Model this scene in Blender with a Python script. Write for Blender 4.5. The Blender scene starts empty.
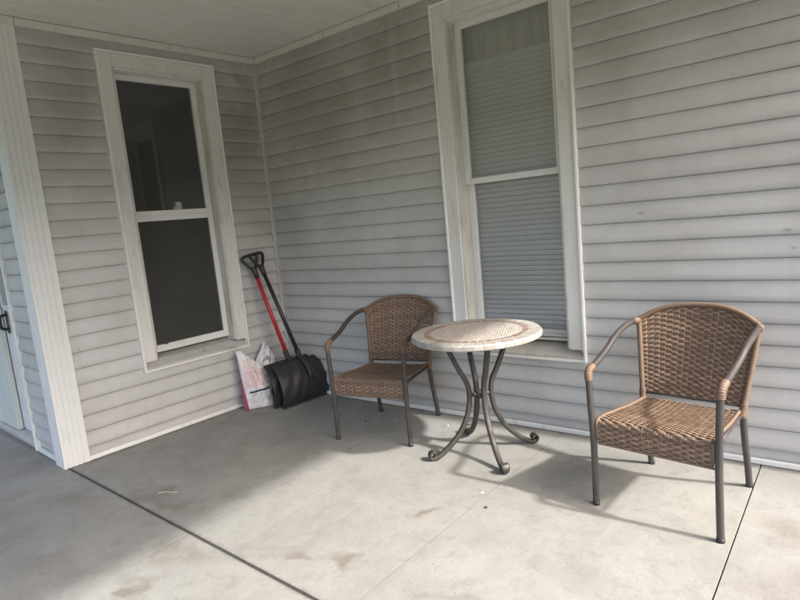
import bpy, math, random
from math import sin, cos, pi, radians, sqrt
from mathutils import Vector, Matrix, noise
random.seed(7)
SC = bpy.context.scene
COL = SC.collection
V = Vector

# ------------------------------------------------------------------ camera
F_PX, YAW, PITCH, ROLL = 573.12, 0.672863, 0.140538, -0.093608
CAM = V((3.686576, -3.075732, 1.328071))
AL = -0.0535987                      # the left wall is not quite square to the right one
H = 2.66                             # ceiling height
fw = V((-sin(YAW)*cos(PITCH), cos(YAW)*cos(PITCH), -sin(PITCH)))
rt0 = V((cos(YAW), sin(YAW), 0)); up0 = rt0.cross(fw)
rt = cos(ROLL)*rt0 + sin(ROLL)*up0; up = -sin(ROLL)*rt0 + cos(ROLL)*up0
cd = bpy.data.cameras.new('camera'); cam = bpy.data.objects.new('camera', cd); COL.objects.link(cam)
cam.matrix_world = Matrix(((rt.x, up.x, -fw.x, CAM.x), (rt.y, up.y, -fw.y, CAM.y), (rt.z, up.z, -fw.z, CAM.z), (0, 0, 0, 1)))
cd.sensor_width = 36; cd.lens = F_PX/800*36; cd.clip_start = 0.02; cd.clip_end = 1500
SC.camera = cam

# ------------------------------------------------------------------ materials
class NT:
    """small helper round one procedural material"""
    def __init__(s, name, rough=0.6, spec=0.5, metal=0.0):
        s.m = bpy.data.materials.new(name); s.m.use_nodes = True
        s.t = s.m.node_tree; s.b = s.t.nodes['Principled BSDF']
        s.b.inputs['Roughness'].default_value = rough
        s.b.inputs['Specular IOR Level'].default_value = spec
        s.b.inputs['Metallic'].default_value = metal
        s._co = None
    def n(s, typ, **kw):
        nd = s.t.nodes.new(typ)
        for k, v in kw.items(): setattr(nd, k, v)
        return nd
    def link(s, a, b): s.t.links.new(a, b)
    def put(s, sock, v):
        if hasattr(v, 'is_linked') or isinstance(v, bpy.types.NodeSocket): s.link(v, sock)
        else: sock.default_value = v
    @property
    def co(s):
        if s._co is None: s._co = s.n('ShaderNodeTexCoord').outputs['Object']
        return s._co
    def scaled(s, sc, src=None):
        mp = s.n('ShaderNodeMapping'); mp.inputs['Scale'].default_value = sc
        s.link(src or s.co, mp.inputs['Vector']); return mp.outputs[0]
    def noise(s, scale, detail=4, rough=0.55, sc=None, dist=0.0):
        nd = s.n('ShaderNodeTexNoise'); nd.inputs['Scale'].default_value = scale
        nd.inputs['Detail'].default_value = detail; nd.inputs['Roughness'].default_value = rough
        nd.inputs['Distortion'].default_value = dist
        s.link(s.scaled(sc) if sc else s.co, nd.inputs['Vector']); return nd.outputs['Fac']
    def ramp(s, fac, stops):
        r = s.n('ShaderNodeValToRGB'); e = r.color_ramp.elements
        while len(e) < len(stops): e.new(0.5)
        for el, (p, c) in zip(e, stops):
            el.position = p; el.color = c if len(c) == 4 else (*c, 1)
        s.link(fac, r.inputs[0]); return r.outputs[0]
    def val(s, fac, a, b, lo=0.0, hi=1.0):
        r = s.n('ShaderNodeMapRange'); r.inputs[1].default_value = a; r.inputs[2].default_value = b
        r.inputs[3].default_value = lo; r.inputs[4].default_value = hi
        s.link(fac, r.inputs[0]); return r.outputs[0]
    def mix(s, fac, a, b, mode='MIX'):
        m = s.n('ShaderNodeMix', data_type='RGBA', blend_type=mode)
        s.put(m.inputs[0], fac)
        for i, c in ((6, a), (7, b)):
            s.put(m.inputs[i], c if not isinstance(c, tuple) else ((*c, 1) if len(c) == 3 else c))
        return m.outputs[2]
    def math(s, op, a, b=0.0):
        m = s.n('ShaderNodeMath', operation=op); s.put(m.inputs[0], a); s.put(m.inputs[1], b); return m.outputs[0]
    def xyz(s, src=None):
        x = s.n('ShaderNodeSeparateXYZ'); s.link(src or s.co, x.inputs[0]); return x.outputs
    def color(s, c): s.put(s.b.inputs['Base Color'], c if not isinstance(c, tuple) else (*c, 1)); return s
    def rough(s, c): s.put(s.b.inputs['Roughness'], c); return s
    def bump(s, h, strength=0.3, dist=0.01):
        b = s.n('ShaderNodeBump'); b.inputs['Strength'].default_value = strength; b.inputs['Distance'].default_value = dist
        s.link(h, b.inputs['Height']); s.link(b.outputs[0], s.b.inputs['Normal']); return s
    def island(s): return s.n('ShaderNodeNewGeometry').outputs['Random Per Island']

M = {}
PH0 = 2.115-20*.1016
def siding_mat():
    t = NT('siding_vinyl', 0.5, 0.35)
    base = t.mix(t.noise(0.9, 3), (0.53, 0.523, 0.515), (0.585, 0.579, 0.572))
    base = t.mix(t.val(t.island(), 0, 1, 0, .5), base, (0.518, 0.511, 0.503))
    film = t.val(t.noise(1.6, 6, .65, sc=(1.0, 1, 1.6)), .42, .78, 0, .65)
    base = t.mix(film, base, (0.37, 0.35, 0.325))
    streak = t.val(t.noise(1.0, 5, .6, sc=(14, 14, .5)), .5, .8, 0, .16)
    base = t.mix(streak, base, (0.30, 0.28, 0.25))
    run = t.val(t.noise(1.0, 3, .5, sc=(7, 1, .25)), .60, .76, 0, .22)
    base = t.mix(run, base, (.54, .535, .53))
    smear = t.val(t.noise(7, 5, .7, sc=(.35, 1, 3.0), dist=.6), .62, .80, 0, .3)
    base = t.mix(smear, base, (0.25, 0.23, 0.205))
    fleck = t.val(t.noise(48, 2, .5), .74, .79, 0, .35)
    base = t.mix(fleck, base, (0.16, 0.15, 0.14))
    # soot and mildew blotches, each with its own ragged outline, and one pale run where water has washed the boards
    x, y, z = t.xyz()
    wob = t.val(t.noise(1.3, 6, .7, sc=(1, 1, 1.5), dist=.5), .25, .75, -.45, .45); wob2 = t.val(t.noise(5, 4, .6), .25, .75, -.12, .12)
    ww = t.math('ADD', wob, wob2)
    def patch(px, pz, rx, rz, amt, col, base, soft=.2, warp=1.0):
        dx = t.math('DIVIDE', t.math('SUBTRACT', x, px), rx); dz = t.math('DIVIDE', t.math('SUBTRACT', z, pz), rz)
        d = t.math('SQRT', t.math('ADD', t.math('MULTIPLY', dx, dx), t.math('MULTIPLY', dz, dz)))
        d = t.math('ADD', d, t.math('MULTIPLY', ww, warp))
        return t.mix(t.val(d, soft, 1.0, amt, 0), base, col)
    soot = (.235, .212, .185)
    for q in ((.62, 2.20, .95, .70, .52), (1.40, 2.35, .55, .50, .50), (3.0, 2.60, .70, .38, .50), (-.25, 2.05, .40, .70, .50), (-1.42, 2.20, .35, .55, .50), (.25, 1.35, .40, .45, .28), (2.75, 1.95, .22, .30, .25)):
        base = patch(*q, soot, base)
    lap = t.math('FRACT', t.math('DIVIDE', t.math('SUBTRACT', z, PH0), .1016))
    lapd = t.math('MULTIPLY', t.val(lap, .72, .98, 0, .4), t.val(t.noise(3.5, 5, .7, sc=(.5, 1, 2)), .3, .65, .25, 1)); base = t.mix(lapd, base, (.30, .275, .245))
    base = patch(1.375, 2.05, .045, .85, .55, (.47, .46, .445), base, .1, .5)
    for q in ((2.852, 1.242, .030, .012), (3.468, 1.120, .030, .016), (3.49, 1.040, .022, .010), (3.1, 1.9, .012, .008), (.95, .62, .03, .010)):
        base = patch(*q, .6, (.20, .19, .18), base, .1, .8)
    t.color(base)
    t.bump(t.noise(60, 3, .6, sc=(.12, 1, 1)), .10, .003)
    t.rough(t.val(t.noise(4, 4), .3, .7, .42, .62))
    return t.m
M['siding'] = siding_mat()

def painted(name, col, dirt, amount=.5, rough=.45, dscale=6.0, lo=.5, hi=.75):
    t = NT(name, rough, .4)
    c = t.mix(t.val(t.noise(dscale*.55, 5, .6, sc=(2.2, 2.2, .5)), lo, hi+.06, 0, amount*.7), col, dirt)
    c = t.mix(t.val(t.noise(52, 2, .5), .70, .78, 0, amount*.6), c, tuple(x*.7 for x in dirt))
    c = t.mix(t.val(t.noise(3.2, 5, .7, sc=(3, 3, .8), dist=.7), .60, .74, 0, amount), c, tuple(x*.75 for x in dirt))
    t.color(c); t.bump(t.noise(20, 2), .03, .003)
    t.rough(t.val(t.noise(9, 3), .3, .7, rough-.06, rough+.14)); return t.m
M['post'] = painted('white_post_vinyl', (.75, .75, .74), (.50, .48, .44), .35)
M['casing'] = painted('grimy_window_casing', (.70, .695, .67), (.36, .30, .23), .55, .5, 9.0, .50, .75)
M['edge'] = painted('bright_trim_edge', (.80, .795, .77), (.48, .45, .40), .45)
M['grime'] = painted('mildewed_bead', (.62, .60, .55), (.27, .22, .165), .7, .6, 12.0, .44, .70)
M['sash'] = painted('window_sash_vinyl', (.74, .74, .725), (.36, .33, .28), .45, .4, 8.0)
M['sill'] = painted('dirty_sill', (.52, .51, .48), (.27, .245, .205), .7, .6, 7.0, .42, .75)
M['ctrim'] = painted('ceiling_trim_vinyl', (.68, .665, .63), (.36, .32, .27), .5)
M['gtrim'] = painted('grey_corner_trim', (.45, .445, .435), (.27, .25, .22), .5)
M['door'] = painted('white_door_paint', (.74, .745, .75), (.42, .42, .40), .3)
M['gdoor'] = painted('pale_green_white_paint', (.62, .665, .625), (.36, .37, .33), .4)
def ceil_mat():
    t = NT('ceiling_vinyl', .5, .35)
    c = t.mix(t.noise(1.1, 4), (.76, .75, .715), (.69, .68, .645))
    c = t.mix(t.val(t.noise(5, 5, .7, sc=(6, .5, 1)), .5, .75, 0, .5), c, (.47, .45, .41))
    t.color(c); t.bump(t.noise(30, 3, sc=(1, .1, 1)), .06, .003); return t.m
M['ceiling'] = ceil_mat()

def concrete_mat():
    t = NT('porch_concrete', .8, .3)
    x, y, z = t.xyz()
    big = t.noise(.9, 5, .6, dist=.3); mid = t.noise(4.5, 6, .65); fine = t.noise(70, 4, .7); tiny = t.noise(260, 2, .6)
    c = t.mix(t.val(big, .3, .7), (.270, .265, .243), (.320, .315, .291))
    c = t.mix(t.val(mid, .42, .75, 0, .45), c, (.228, .22, .20))
    c = t.mix(t.val(fine, .45, .8, 0, .35), c, (.205, .196, .176))
    c = t.mix(t.val(tiny, .60, .75, 0, .3), c, (.24, .225, .2))
    # broom streaks
    br = t.noise(30, 3, .6, sc=(1, .06, 1)); c = t.mix(t.val(br, .5, .75, 0, .18), c, (.36, .36, .337))
    # pale scuffed worn trails
    wn = t.noise(1.7, 5, .7, sc=(.6, 1.3, 1), dist=.8); c = t.mix(t.val(wn, .55, .75, 0, .35), c, (.36, .357, .333))
    wob = t.n('ShaderNodeTexNoise'); wob.inputs['Scale'].default_value = 6; wob.inputs['Detail'].default_value = 5
    t.link(t.co, wob.inputs['Vector'])
    wx = t.val(wob.outputs['Fac'], .2, .8, -.11, .11)
    xw = t.math('ADD', x, wx); yw = t.math('ADD', y, wx)
    def stain(px, py, rx, ry, amt, col, c, soft=.35):
        dx = t.math('DIVIDE', t.math('SUBTRACT', xw, px), rx); dy = t.math('DIVIDE', t.math('SUBTRACT', yw, py), ry)
        d = t.math('SQRT', t.math('ADD', t.math('MULTIPLY', dx, dx), t.math('MULTIPLY', dy, dy)))
        f = t.math('MULTIPLY', t.val(d, soft, 1.0, amt, 0), t.val(mid, .3, .65, .35, 1))
        return t.mix(f, c, col)
    brown = (.155, .128, .10); rust = (.165, .128, .105); grey = (.165, .158, .144)
    for s in ((2.10, -1.62, .10, .07, 1.0, brown), (1.52, -2.14, .12, .08, 1.0, brown), (1.42, -1.93, .20, .10, .6, brown), (1.95, -1.66, .07, .045, .9, brown),
              (.82, -1.69, .26, .09, .7, rust), (1.02, -1.72, .16, .07, .5, rust), (.45, -1.95, .40, .12, .35, rust), (.15, -2.25, .35, .2, .5, grey), (.75, -2.3, .5, .2, .45, grey), (1.20, -1.45, .14, .10, .45, grey), (1.69, -.20, .05, .04, .6, grey),
              (2.18, -1.16, .06, .045, .9, brown), (3.55, -.60, .30, .14, .4, brown), (3.60, -1.00, .22, .25, .45, brown), (.55, -1.25, .5, .3, .35, grey),
              (2.60, -1.60, .10, .05, .55, grey), (.85, -.85, .45, .30, .4, grey), (1.75, -1.05, .35, .16, .25, grey), (.3, -2.2, .6, .3, .35, grey),
              (.22, -.75, .2, .35, .35, grey), (2.75, -1.2, .35, .12, .22, grey), (-.6, -1.9, .5, .25, .5, rust)):
        c = stain(*s[:4], s[4], s[5], c)
    # grey trodden-in dirt in small clouds, pits, and soil along the wide joint
    cl = t.noise(11, 6, .72, dist=.6); c = t.mix(t.val(cl, .50, .70, 0, .5), c, (.18, .175, .158))
    cl2 = t.noise(2.3, 7, .75, dist=1.0); c = t.mix(t.val(cl2, .48, .68, 0, .5), c, (.205, .20, .182))
    vo = t.n('ShaderNodeTexVoronoi'); vo.inputs['Scale'].default_value = 26; t.link(t.co, vo.inputs['Vector'])
    pit = t.math('MULTIPLY', t.val(vo.outputs['Distance'], .05, .13, .75, 0), t.math('GREATER_THAN', t.noise(17, 2), .50)); c = t.mix(pit, c, (.16, .15, .135))
    jd = t.math('ABSOLUTE', t.math('ADD', t.math('ADD', y, 1.762), t.math('MULTIPLY', x, .036)))
    jd = t.math('ADD', jd, t.val(t.noise(16, 4, .6), .3, .7, -.010, .010)); c = t.mix(t.val(jd, .004, .022, .6, 0), c, (.15, .135, .115))
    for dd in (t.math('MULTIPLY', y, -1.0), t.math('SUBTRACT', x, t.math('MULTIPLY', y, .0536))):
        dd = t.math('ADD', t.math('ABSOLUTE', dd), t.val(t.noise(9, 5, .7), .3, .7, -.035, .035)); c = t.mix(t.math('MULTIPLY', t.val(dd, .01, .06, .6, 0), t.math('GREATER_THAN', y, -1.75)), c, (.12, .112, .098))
    sp = t.n('ShaderNodeTexVoronoi'); sp.inputs['Scale'].default_value = 90; t.link(t.co, sp.inputs['Vector'])
    c = t.mix(t.math('MULTIPLY', t.val(sp.outputs['Distance'], .10, .22, .6, 0), t.math('GREATER_THAN', t.noise(31, 2), .57)), c, (.13, .122, .108))
    sc2 = t.val(t.noise(3, 5, .7, sc=(6, .35, 1), dist=.4), .60, .70, 0, .25); c = t.mix(sc2, c, (.36, .357, .335))
    for x0, k, wd_, am in ((1.370, .0194, .0042, .6), (2.3695, .0246, .0042, .75)):
        fd = t.math('ABSOLUTE', t.math('SUBTRACT', t.math('SUBTRACT', x, x0), t.math('MULTIPLY', y, k)))
        c = t.mix(t.math('MULTIPLY', t.val(fd, wd_*.4, wd_, am, 0), t.val(cl, .3, .6, .4, 1)), c, (.16, .15, .135))
    ck = t.n('ShaderNodeTexVoronoi', feature='DISTANCE_TO_EDGE'); ck.inputs['Scale'].default_value = .55
    mv = t.n('ShaderNodeVectorMath', operation='ADD'); t.link(t.co, mv.inputs[0]); t.link(wob.outputs['Color'], mv.inputs[1]); t.link(mv.outputs[0], ck.inputs['Vector'])
    c = t.mix(t.math('MULTIPLY', t.val(ck.outputs['Distance'], .0006, .0022, .5, 0), t.val(mid, .45, .6)), c, (.17, .16, .14))
    t.color(c)
    h = t.math('ADD', t.math('MULTIPLY', fine, .6), t.math('ADD', t.math('MULTIPLY', tiny, .35), t.math('MULTIPLY', mid, .7)))
    t.bump(h, .32, .006); t.rough(t.val(mid, .3, .7, .68, .9)); return t.m
M['concrete'] = concrete_mat()
def simple(name, col, rough=.6, var=.25, scale=12, metal=0., spec=.5, bump=.08):
    t = NT(name, rough, spec, metal)
    t.color(t.mix(t.noise(scale, 4), tuple(c*(1-var) for c in col), tuple(min(1, c*(1+var)) for c in col)))
    t.bump(t.noise(scale*6, 3), bump, .002); return t.m
M['jointfill'] = simple('joint_dirt', (.055, .048, .042), .9, .5, 30)
M['black'] = simple('black_plastic', (.022, .022, .024), .35, .3, 20)
M['dark'] = simple('dark_void', (.03, .03, .03), .9, .2)
def metal_mat(name, a, b, worn, rough=.42, metal=.35):
    t = NT(name, rough, .5, metal)
    c = t.mix(t.noise(14, 4), a, b)
    c = t.mix(t.val(t.noise(30, 6, .7), .58, .72, 0, .6), c, worn)
    t.color(c); t.bump(t.noise(120, 3), .12, .001); t.rough(t.val(t.noise(22, 4), .3, .7, rough-.08, rough+.18)); return t.m
M['frame'] = metal_mat('brown_grey_tube', (.062, .055, .053), (.098, .086, .082), (.18, .145, .13))
M['iron'] = metal_mat('bronze_iron', (.055, .050, .045), (.085, .077, .069), (.13, .112, .095), .42)
def wicker_mat():
    t = NT('brown_resin_wicker', .5, .4)
    c = t.ramp(t.island(), [(0, (.152, .102, .069)), (.35, (.198, .133, .091)), (.7, (.243, .167, .117)), (1, (.305, .217, .157))])
    c = t.mix(t.val(t.noise(28, 4, .6), .4, .75, 0, .5), c, (.15, .088, .052))
    c = t.mix(t.val(t.noise(160, 3, .6, sc=(.25, 1, 1)), .5, .8, 0, .45), c, (.36, .25, .175))
    t.color(c); t.bump(t.noise(220, 2, .6, sc=(.15, 1, 1)), .2, .001); t.rough(t.val(t.noise(40, 3), .3, .7, .42, .62)); return t.m
M['wicker'] = wicker_mat()
M['wicker_core'] = simple('wicker_core', (.15, .10, .068), .7, .2, 60)
def wrap_mat():
    t = NT('wicker_wrap', .55, .4)
    c = t.mix(t.noise(45, 4), (.145, .097, .064), (.195, .133, .092)); c = t.mix(t.val(t.noise(18, 4), .5, .75, 0, .5), c, (.16, .10, .068))
    t.color(c); t.bump(t.noise(200, 2), .2, .001); return t.m
M['wrap'] = wrap_mat()
def tile(name, stops, rough=.55):
    t = NT(name, rough, .4); c = t.ramp(t.island(), stops)
    c = t.mix(t.val(t.noise(90, 5, .7), .42, .75, 0, .5), c, (.30, .25, .20)); c = t.mix(t.val(t.noise(240, 3), .6, .72, 0, .5), c, (.58, .53, .47))
    t.color(c); t.bump(t.noise(170, 3), .2, .0015); return t.m
M['tile_rim'] = tile('travertine_rim_tile', [(0, (.34, .32, .29)), (.5, (.40, .375, .34)), (1, (.46, .435, .40))])
M['tile_band'] = tile('brown_band_tile', [(0, (.17, .115, .09)), (.5, (.235, .165, .135)), (1, (.30, .22, .18))])
M['tile_field'] = tile('tan_mosaic_tile', [(0, (.31, .275, .235)), (.5, (.385, .345, .30)), (1, (.46, .42, .37))])
M['grout'] = simple('pale_grout', (.45, .425, .39), .85, .2, 50)
def glass_mat(name, tint, refl=1.0, dirt=.05):  # dirt: dust film, on window_glass also a pale haze to brighten the blinds
    t = NT(name); t.t.nodes.remove(t.b)
    out = [n for n in t.t.nodes if n.type == 'OUTPUT_MATERIAL'][0]
    tr = t.n('ShaderNodeBsdfTransparent'); tr.inputs[0].default_value = (*tint, 1)
    gl = t.n('ShaderNodeBsdfGlossy'); gl.inputs['Roughness'].default_value = .015; gl.inputs[0].default_value = (refl, refl, refl, 1)
    fr = t.n('ShaderNodeFresnel'); fr.inputs[0].default_value = 1.5
    m1 = t.n('ShaderNodeMixShader'); t.link(fr.outputs[0], m1.inputs[0]); t.link(tr.outputs[0], m1.inputs[1]); t.link(gl.outputs[0], m1.inputs[2])
    df = t.n('ShaderNodeBsdfDiffuse'); df.inputs[0].default_value = (.72, .72, .72, 1)
    m2 = t.n('ShaderNodeMixShader'); t.link(t.val(t.noise(4, 4, .55, sc=(1, 1, .6)), .3, .8, dirt*.75, dirt), m2.inputs[0])
    t.link(m1.outputs[0], m2.inputs[1]); t.link(df.outputs[0], m2.inputs[2]); t.link(m2.outputs[0], out.inputs[0]); return t.m
M['clear_glass'] = glass_mat('clearer_glass', (.93, .935, .93), 1.0, .04)
M['glass'] = glass_mat('window_glass', (.94, .94, .94), 1.0, .21)  # film is dust plus a pale haze added to brighten the blinds
def screen_mat():
    t = NT('insect_screen', .9, .1)
    t.t.nodes.remove(t.b); out = [n for n in t.t.nodes if n.type == 'OUTPUT_MATERIAL'][0]
    tr = t.n('ShaderNodeBsdfTransparent'); df = t.n('ShaderNodeBsdfDiffuse'); df.inputs[0].default_value = (.10, .099, .095, 1)
    m = t.n('ShaderNodeMixShader'); t.link(t.val(t.noise(6, 4), .3, .7, .30, .48), m.inputs[0])
    t.link(tr.outputs[0], m.inputs[1]); t.link(df.outputs[0], m.inputs[2]); t.link(m.outputs[0], out.inputs[0]); return t.m
M['screen'] = screen_mat()
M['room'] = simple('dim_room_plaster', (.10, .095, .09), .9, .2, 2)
def blind_mat():
    t = NT('blind_slat_vinyl', .5, .3); c = t.mix(t.val(t.island(), 0, 1), (.84, .84, .84), (.90, .90, .895)); t.color(c); return t.m
M['blind'] = blind_mat()
M['curtain'] = simple('beige_curtain', (.76, .74, .66), .9, .15, 6)
def plastic_bag_mat(name, front):
    t = NT(name, .35, .5); x, y, z = t.xyz()
    white = t.mix(t.noise(12, 4), (.66, .64, .64), (.76, .75, .75))
    def band(v, a, b): return t.math('MULTIPLY', t.math('GREATER_THAN', v, a), t.math('LESS_THAN', v, b))
    c = white
    if front:
        pinkm = t.math('MULTIPLY', band(z, .175, .30), band(x, -.085, .10))
        c = t.mix(t.math('MULTIPLY', pinkm, .7), c, (.70, .47, .46))
        pink2 = t.math('MULTIPLY', band(z, .305, .385), band(x, -.085, .02)); c = t.mix(t.math('MULTIPLY', pink2, .55), c, (.70, .46, .48))
        c = t.mix(t.math('LESS_THAN', t.math('ADD', x, t.math('MULTIPLY', z, .10)), -.082), c, (.48, .10, .19))
        navy = t.math('MULTIPLY', band(t.math('ADD', z, t.math('MULTIPLY', x, -.05)), .135, .150), band(x, -.065, .09)); c = t.mix(navy, c, (.03, .035, .09))
        w = t.n('ShaderNodeTexNoise'); w.inputs['Scale'].default_value = 60; t.link(t.scaled((1.2, 0, .01)), w.inputs['Vector'])
        for zz in (.118, .104, .090, .076, .06):
            ln = t.math('MULTIPLY', t.math('MULTIPLY', band(z, zz-.003, zz+.003), band(x, -.06, .085)), t.math('GREATER_THAN', w.outputs['Fac'], .46))
            c = t.mix(t.math('MULTIPLY', ln, .6), c, (.25, .25, .32))
        for zz in (.335, .35, .365):
            ln = t.math('MULTIPLY', t.math('MULTIPLY', band(z, zz-.003, zz+.003), band(x, -.05, .06)), t.math('GREATER_THAN', w.outputs['Fac'], .44))
            c = t.mix(t.math('MULTIPLY', ln, .6), c, (.75, .72, .72))
    else:
        st = t.n('ShaderNodeTexNoise'); st.inputs['Scale'].default_value = 16; st.inputs['Detail'].default_value = 3
        t.link(t.scaled((1, 0, 1.6)), st.inputs['Vector'])
        c = t.mix(t.val(st.outputs['Fac'], .54, .60, 0, .75), c, (.16, .19, .32))
        c = t.mix(t.math('MULTIPLY', t.math('LESS_THAN', x, -.062), .95), c, (.02, .03, .07))
    t.color(c); t.bump(t.noise(26, 4, .6, dist=.8), .5, .012); return t.m
M['bag'] = plastic_bag_mat('pink_white_bag_film', True); M['bag2'] = plastic_bag_mat('white_blue_bag_film', False)
def shovel_mat():
    t = NT('scuffed_black_poly', .45, .4)
    c = t.mix(t.noise(9, 4), (.022, .022, .023), (.042, .041, .040)); c = t.mix(t.val(t.noise(40, 6, .75, sc=(1, 1, .3)), .56, .74, 0, .5), c, (.13, .125, .12))
    t.color(c); t.rough(t.val(t.noise(12, 4), .3, .7, .38, .58)); t.bump(t.noise(70, 3), .08, .002); return t.m
M['shovel'] = shovel_mat()
M['red'] = simple('red_shaft_paint', (.42, .025, .03), .35, .2, 25)
M['steel'] = simple('worn_steel_edge', (.10, .09, .085), .45, .4, 40, .5)
M['white_latch'] = simple('white_latch_plastic', (.75, .75, .73), .4, .08)
M['unseen_fascia'] = painted('unseen_white_fascia', (.70, .69, .67), (.45, .42, .37), .3)
M['shingle'] = simple('roof_shingle', (.06, .058, .056), .9, .35, 30)
def lawn_mat():
    t = NT('dry_lawn', .95, .2); c = t.mix(t.noise(.5, 5), (.075, .085, .04), (.11, .115, .06)); c = t.mix(t.val(t.noise(30, 4), .4, .7), c, (.05, .06, .028)); t.color(c)
    t.bump(t.noise(60, 4), .5, .03); return t.m
M['lawn'] = lawn_mat()
M['asphalt'] = simple('asphalt', (.055, .054, .053), .9, .3, 25)
M['blocker_green'] = simple('horizon_blocker_green', (.05, .06, .035), .95, .4, .15)
M['chip'] = simple('white_chip', (.72, .71, .68), .7, .1); M['crumb'] = simple('dark_crumb', (.05, .045, .04), .9, .2); M['twig'] = simple('dry_twig', (.55, .52, .45), .8, .15)

# ------------------------------------------------------------------ geometry helpers
class MB:
    def __init__(s): s.v = []; s.f = []; s.mi = []; s.sm = []
    def add(s, verts, faces, mi=0, smooth=False):
        o = len(s.v); s.v += [tuple(p) for p in verts]
        for f in faces: s.f.append([i+o for i in f]); s.mi.append(mi); s.sm.append(smooth)
    def box(s, x0, x1, y0, y1, z0, z1, mi=0, bev=0.0):
        if bev <= 0:
            v = [(x, y, z) for z in (z0, z1) for y in (y0, y1) for x in (x0, x1)]
            s.add(v, [(0, 2, 3, 1), (4, 5, 7, 6), (0, 1, 5, 4), (2, 6, 7, 3), (0, 4, 6, 2), (1, 3, 7, 5)], mi); return
        import bmesh
        b = min(bev, .45*min(x1-x0, y1-y0, z1-z0))
        bm = bmesh.new(); bmesh.ops.create_cube(bm, size=1)
        for q in bm.verts: q.co = V(((x0+x1)/2+q.co.x*(x1-x0), (y0+y1)/2+q.co.y*(y1-y0), (z0+z1)/2+q.co.z*(z1-z0)))
        bmesh.ops.bevel(bm, geom=bm.edges[:], offset=b, segments=2, affect='EDGES', profile=.5)
        bm.verts.index_update(); s.add([q.co for q in bm.verts], [[q.index for q in f.verts] for f in bm.faces], mi); bm.free()
    def sweep(s, pts, rx, ry=None, n=10, frame=None, mi=0, closed=False, smooth=True, caps=True, power=1.0):
        """tube along pts; rx along 'side', ry along 'up'; radii may be lists; frame = reference up vector(s)"""
        pts = [V(p) for p in pts]; N = len(pts); ry = rx if ry is None else ry
        verts = []; ref = None
        for i, p in enumerate(pts):
            if closed: t = pts[(i+1) % N]-pts[i-1]
            else: t = pts[min(i+1, N-1)]-pts[max(i-1, 0)]
            t.normalize()
            if frame is not None: r = V(frame[i] if isinstance(frame, list) else frame)
            else: r = ref if ref is not None else (V((0, 0, 1)) if abs(t.z) < .9 else V((1, 0, 0)))
            upv = (r - t*r.dot(t)).normalized(); ref = upv; sd = t.cross(upv)
            a = rx[i] if isinstance(rx, (list, tuple)) else rx; b = ry[i] if isinstance(ry, (list, tuple)) else ry
            for k in range(n):
                w = 2*pi*(k+.5)/n; c, q = cos(w), sin(w)
                if power != 1.0: c = math.copysign(abs(c)**power, c); q = math.copysign(abs(q)**power, q)
                verts.append(p + sd*(a*c) + upv*(b*q))
        faces = []
        for i in range(N if closed else N-1):
            j = (i+1) % N
            for k in range(n): faces.append((i*n+k, i*n+(k+1) % n, j*n+(k+1) % n, j*n+k))
        if caps and not closed: faces.append(tuple(range(n-1, -1, -1))); faces.append(tuple((N-1)*n+k for k in range(n)))
        s.add(verts, faces, mi, smooth)
    def coil(s, pts, r, pitch=.0065, n=12, depth=.0022, mi=0):
        """a strand wrapped round a tube: ridged sweep"""
        P = resample(pts, pitch/4); rr = [r-depth*(1-abs(sin(pi*i/4.0))) for i in range(len(P))]
        s.sweep(P, rr, n=n, mi=mi)
    def lathe(s, prof, n=48, mi=0, c=(0, 0, 0), smooth=True):
        v = [(c[0]+r*cos(2*pi*k/n), c[1]+r*sin(2*pi*k/n), c[2]+z) for r, z in prof for k in range(n)]
        f = [(i*n+k, i*n+(k+1) % n, (i+1)*n+(k+1) % n, (i+1)*n+k) for i in range(len(prof)-1) for k in range(n)]
        s.add(v, f, mi, smooth)
    def build(s, name, mats, parent=None, mw=None):
        me = bpy.data.meshes.new(name); me.from_pydata(s.v, [], s.f)
        for m in (mats if isinstance(mats, (list, tuple)) else [mats]): me.materials.append(m)
        me.polygons.foreach_set('material_index', s.mi); me.polygons.foreach_set('use_smooth', s.sm); me.update()
        o = bpy.data.objects.new(name, me); COL.objects.link(o)
        if parent: o.parent = parent
        if mw is not None: o.matrix_local = mw
        return o
def resample(pts, step):
    pts = [V(p) for p in pts]; L = [0]
    for a, b in zip(pts, pts[1:]): L.append(L[-1]+(b-a).length)
    n = max(2, int(L[-1]/step)+1); out = []; j = 0
    for i in range(n):
        d = L[-1]*i/(n-1)
        while j < len(pts)-2 and L[j+1] < d: j += 1
        t = (d-L[j])/max(1e-9, L[j+1]-L[j]); out.append(pts[j].lerp(pts[j+1], min(1, t)))
    return out
def spline(ctrl, n=10):
    """Catmull-Rom through control points"""
    c = [V(p) for p in ctrl]; c = [c[0]*2-c[1]]+c+[c[-1]*2-c[-2]]; out = []
    for i in range(1, len(c)-2):
        p0, p1, p2, p3 = c[i-1:i+3]
        for k in range(n):
            t = k/n; out.append(.5*((2*p1)+(p2-p0)*t+(2*p0-5*p1+4*p2-p3)*t*t+(3*p1-p0-3*p2+p3)*t**3))
    return out+[c[-2]]
def empty(name, loc=(0, 0, 0), rz=0.0, parent=None):
    o = bpy.data.objects.new(name, None); COL.objects.link(o); o.location = loc; o.rotation_euler = (0, 0, rz); o.empty_display_size = .1
    if parent: o.parent = parent
    return o
def tag(o, label=None, cat=None, group=None, kind=None):
    if label: o['label'] = label
    if cat: o['category'] = cat
    if group: o['group'] = group
    if kind: o['kind'] = kind
    return o
def dup(root, loc, rz):
    r = root.copy(); COL.objects.link(r); r.location = loc; r.rotation_euler = (0, 0, rz)
    for ch in list(root.children):
        c = ch.copy(); COL.objects.link(c); c.parent = r
        for g in ch.children:
            d = g.copy(); COL.objects.link(d); d.parent = c
    return r

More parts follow.
